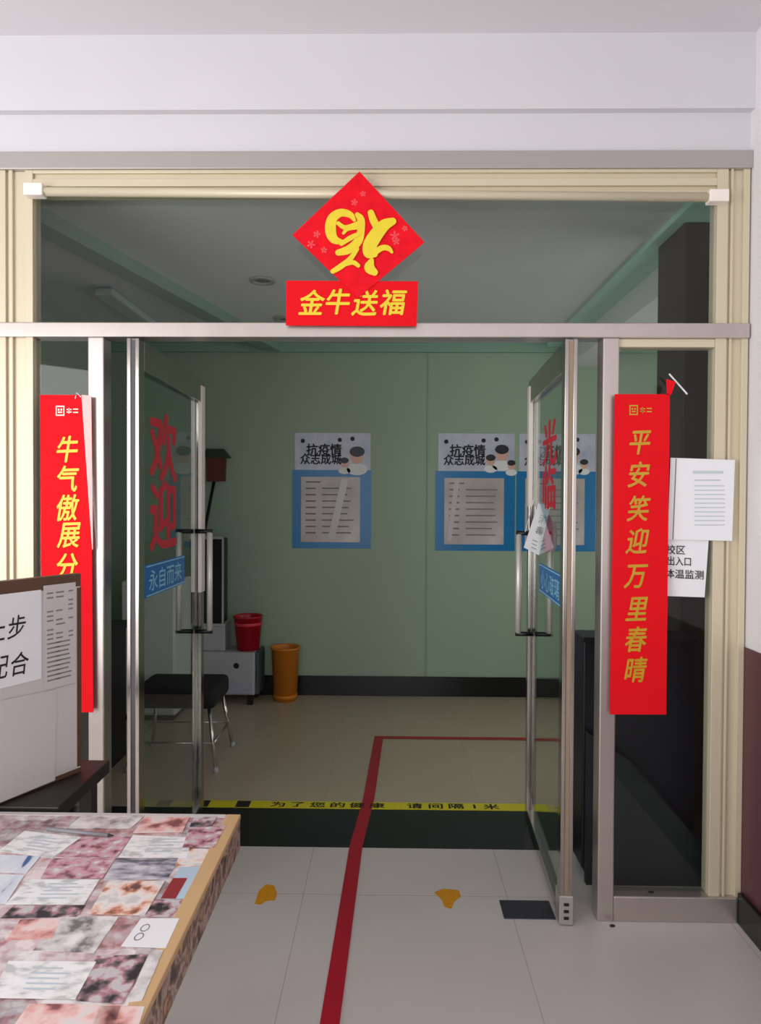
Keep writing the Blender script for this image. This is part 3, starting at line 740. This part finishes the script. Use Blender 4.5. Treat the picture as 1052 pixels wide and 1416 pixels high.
cards = [
    ('white', ((34, 1149), (112, 1158), (72, 1187), (-2, 1177)), 'white printed page at the far left of the table'),
    ('white', ((184, 1155), (266, 1158), (258, 1186), (163, 1186)), 'white printed page near the far wooden corner of the table'),
    ('white', ((38, 1216), (138, 1216), (116, 1251), (7, 1251)), 'white printed page in the middle of the table'),
    ('note', ((195, 1270), (248, 1270), (229, 1311), (167, 1309)), 'small white note with two scrawled rings near the table edge'),
    ('white', ((12, 1329), (133, 1330), (104, 1382), (-14, 1380)), 'largest white page at the near left of the table'),
    ('grey', ((160, 1187), (249, 1187), (231, 1216), (143, 1217)), 'grey blue street picture below the far white page'),
    ('sky', ((249, 1199), (285, 1199), (268, 1243), (222, 1243)), 'pale blue leaflet with red stripe by the wooden edge'),
    ('blue', ((0, 1182), (56, 1184), (36, 1208), (-14, 1206)), 'blue and white leaflet at the left edge of the picture'),
    ('pink', ((72, 1187), (160, 1187), (141, 1215), (56, 1215)), 'pink blossom picture between the white pages'),
    ('orange', ((150, 1219), (228, 1218), (200, 1266), (122, 1264)), 'picture with orange dishes in the middle of the table'),
    ('dark', ((205, 1244), (262, 1244), (246, 1268), (192, 1268)), 'dark picture just above the small white note'),
    ('rose', ((28, 1272), (84, 1270), (72, 1298), (8, 1300)), 'rosy picture at the left below the middle white page'),
    ('dark', ((134, 1322), (205, 1320), (170, 1388), (105, 1384)), 'dark picture right of the largest white page'),
    ('rose', ((40, 1388), (168, 1390), (150, 1440), (4, 1440)), 'rosy close-up picture at the near edge of the photo'),
    ('pink', ((262, 1145), (312, 1142), (296, 1172), (252, 1172)), 'pinkish picture at the far wooden corner of the table'),
    ('pale', ((84, 1266), (164, 1268), (130, 1318), (46, 1314)), 'pale grey picture left of the small white note'),
    ('dark', ((20, 1252), (118, 1252), (106, 1268), (0, 1270)), 'narrow dark picture just below the middle white page'),
    ('pale', ((112, 1128), (200, 1128), (180, 1146), (92, 1146)), 'pale picture at the far edge of the table beside the pen'),
    ('rose', ((200, 1130), (262, 1130), (252, 1151), (184, 1152)), 'reddish picture at the far edge of the table'),
    ('dark', ((268, 1130), (300, 1130), (292, 1142), (262, 1143)), 'little dark picture by the far wooden corner'),
    ('orange', ((252, 1174), (292, 1174), (283, 1197), (242, 1197)), 'little orange picture above the pale blue leaflet'),
    ('pink', ((112, 1158), (182, 1157), (162, 1185), (78, 1185)), 'pinkish picture between the two far white pages'),
    ('blue', ((0, 1209), (34, 1210), (8, 1250), (-14, 1250)), 'violet blue leaflet at the left edge left of the middle page'),
    ('rose', ((138, 1391), (200, 1392), (186, 1436), (120, 1440)), 'rosy picture at the near wooden edge of the table'),
    ('pale', ((208, 1314), (226, 1314), (196, 1384), (176, 1386)), 'narrow pale strip picture along the near wooden edge'),
]
for i, (kind, pts, lb) in enumerate(cards):
    z0 = TZ + .0003 + (i % 5) * .0003
    q = [at(u, v, z=z0) for u, v in pts]
    bm = bmesh.new(); slab(bm, q, (0, 0, 1), .0005)
    o = tag(obj('picture_sheet', bm, M['paper'] if kind == 'note' else prints[kind]), lb, 'sheet', 'printed sheets on the table')
    up3 = (q[0] - q[3]).normalized(); rt3 = (q[2] - q[3]).normalized(); cc = sum(q, Vector()) / 4 + Vector((0, 0, .0009))
    if kind == 'note':
        bm = bmesh.new(); c0 = at(196, 1290, z=z0)
        for dv in (-.012, .014):
            for k in range(20):
                a, b = 2 * PI * k / 20, 2 * PI * (k + 1) / 20
                g = lambda r, t: bm.verts.new(c0 + rt3 * r * math.cos(t) * .7 + up3 * (r * math.sin(t) + dv) + Vector((0, 0, .0009)))
                bm.faces.new((g(.009, a), g(.0115, a), g(.0115, b), g(.009, b)))
        obj('scribble', bm, M['grey_ink'], o)
    if kind == 'white':
        bm = bmesh.new(); L = (q[2] - q[3]).length; H = (q[0] - q[3]).length
        for k in range(5):
            t0 = q[3] + up3 * H * (.22 + .14 * k) + rt3 * L * .34 + Vector((0, 0, .0008))
            a = rt3 * L * (.5 if k % 2 else .38); b = up3 * H * .05
            bm.faces.new([bm.verts.new(p) for p in (t0, t0 + a, t0 + a + b, t0 + b)])
        obj('text_lines', bm, M['pale_ink'], o)
    if kind == 'sky':
        bm = bmesh.new(); slab(bm, [q[3] + Vector((0, 0, .0006)), q[3] + rt3 * .03 + Vector((0, 0, .0006)), q[3] + rt3 * .03 + up3 * .075 + Vector((0, 0, .0006)), q[3] + up3 * .075 + Vector((0, 0, .0006))], (0, 0, 1), .0003)
        obj('red_stripe', bm, mat('red_leaflet_stripe', (150, 50, 56), .4), o)
pen = at(108, 1150, z=TZ)
bm = bmesh.new(); tube(bm, [at(64, 1146, z=TZ + .006), at(150, 1155, z=TZ + .006)], .0045, 10)
p_ = tag(obj('pen', bm, M['grey_ink'], smooth=True), 'slim dark pen lying at the far side of the table', 'pen')
bm = bmesh.new(); tube(bm, [at(150, 1155, z=TZ + .006), at(157, 1155.7, z=TZ + .006)], .004, 10, .001); obj('tip', bm, M['ink'], p_, smooth=True)

# ------------------------------------------------------------------ dark desk and notice board behind the table
sd = thing('side_desk', 'small dark desk behind the picture table carrying the notice board', 'desk', (-1.2, 1.92, 0))
obj('top', box(-.45, .345, -.165, .16, .715, .7535), M['desk_dark'], sd, .004)
for x in (-.40, .28):
    for y in (-.13, .11): obj('leg', box(x, x + .04, y - .02, y + .02, 0, .715), M['desk_dark'], sd, .003)
obj('apron', box(-.36, .30, -.135, -.115, .63, .715), M['desk_dark'], sd)

ang = math.atan2(.23, .12)
nb = thing('notice_board', 'white notice board in a brown frame standing at the left edge', 'board', (-.910, 1.985, .757), ang)
# local x runs from the near end (-) to the far right end (0), local -y faces the doorway
BWd, BHt = .62, .575
obj('panel', box(-BWd, 0, -.0094, .012, 0, BHt), M['paper_grey'], nb)
bm = box(-BWd, .004, -.01, .016, BHt - .035, BHt + .004)
obj('top_frame', bm, M['frame_wood'], nb, .003)
obj('bottom_frame', box(-BWd, .004, -.01, .016, -.003, .014), M['frame_wood'], nb, .003)
obj('side_frame', box(-.012, .006, -.01, .016, .0145, BHt - .0355), M['frame_wood'], nb, .003)
obj('prop_foot', box(-.06, -.03, .0162, .10, -.003, .02), M['frame_wood'], nb)
bpy.context.view_layer.update()
BMx = nb.matrix_world.copy()


def on_board(x, z, d=.0): return BMx @ Vector((x, -d, z))


bn = (BMx.to_3x3() @ Vector((0, -1, 0))); bri = (BMx.to_3x3() @ Vector((1, 0, 0)))


def board_sheet(label, pts, d, m):
    b = thing('board_sheet', label, 'paper', group='sheets on the notice board')
    bm = bmesh.new(); slab(bm, [on_board(x, z, d) for x, z in pts], bn, .0008)
    obj('paper', bm, m, b); return b


s1 = board_sheet('white sheet with large handwritten characters on the notice board', [(-.60, .30), (-.125, .30), (-.125, .545), (-.60, .545)], .0103, M['paper'])
bm = bmesh.new()
for tx, x, z in (('闲', -.375, .455), ('人', -.315, .455), ('止', -.255, .455), ('步', -.197, .455), ('请', -.365, .355), ('您', -.305, .355), ('配', -.247, .355), ('合', -.188, .355)):
    glyphs(bm, tx, on_board(x, z, .0118), .066, bri, (0, 0, 1), .82, .007, .15)
obj('lettering', bm, M['ink'], s1)
s2 = board_sheet('printed list sheet at the right end of the notice board', [(-.118, .265), (-.016, .265), (-.016, .555), (-.118, .555)], .0108, M['paper_grey'])
bm = bmesh.new()
for k in range(20):
    z = .53 - k * .0128
    for a, b in ((-.108, -.088), (-.080, random.uniform(-.06, -.05)), (-.04, -.025)):
        if k < 11 and random.random() < .75 or k >= 11 and a < -.05:
            slab(bm, [on_board(x, zz, .0118) for x, zz in ((a, z), (b if k < 11 else b + .02, z), (b if k < 11 else b + .02, z + .0045), (a, z + .0045))], bn, .0002)
obj('text_lines', bm, M['grey_ink'], s2)
board_sheet('plain white sheet hanging over the lower edge of the notice board', [(-.52, -.0), (-.085, .005), (-.08, .26), (-.52, .285)], .0128, M['paper_grey'])
board_sheet('narrow plain sheet at the lower right of the notice board', [(-.083, .02), (-.014, .02), (-.014, .262), (-.083, .262)], .0112, M['paper_grey'])
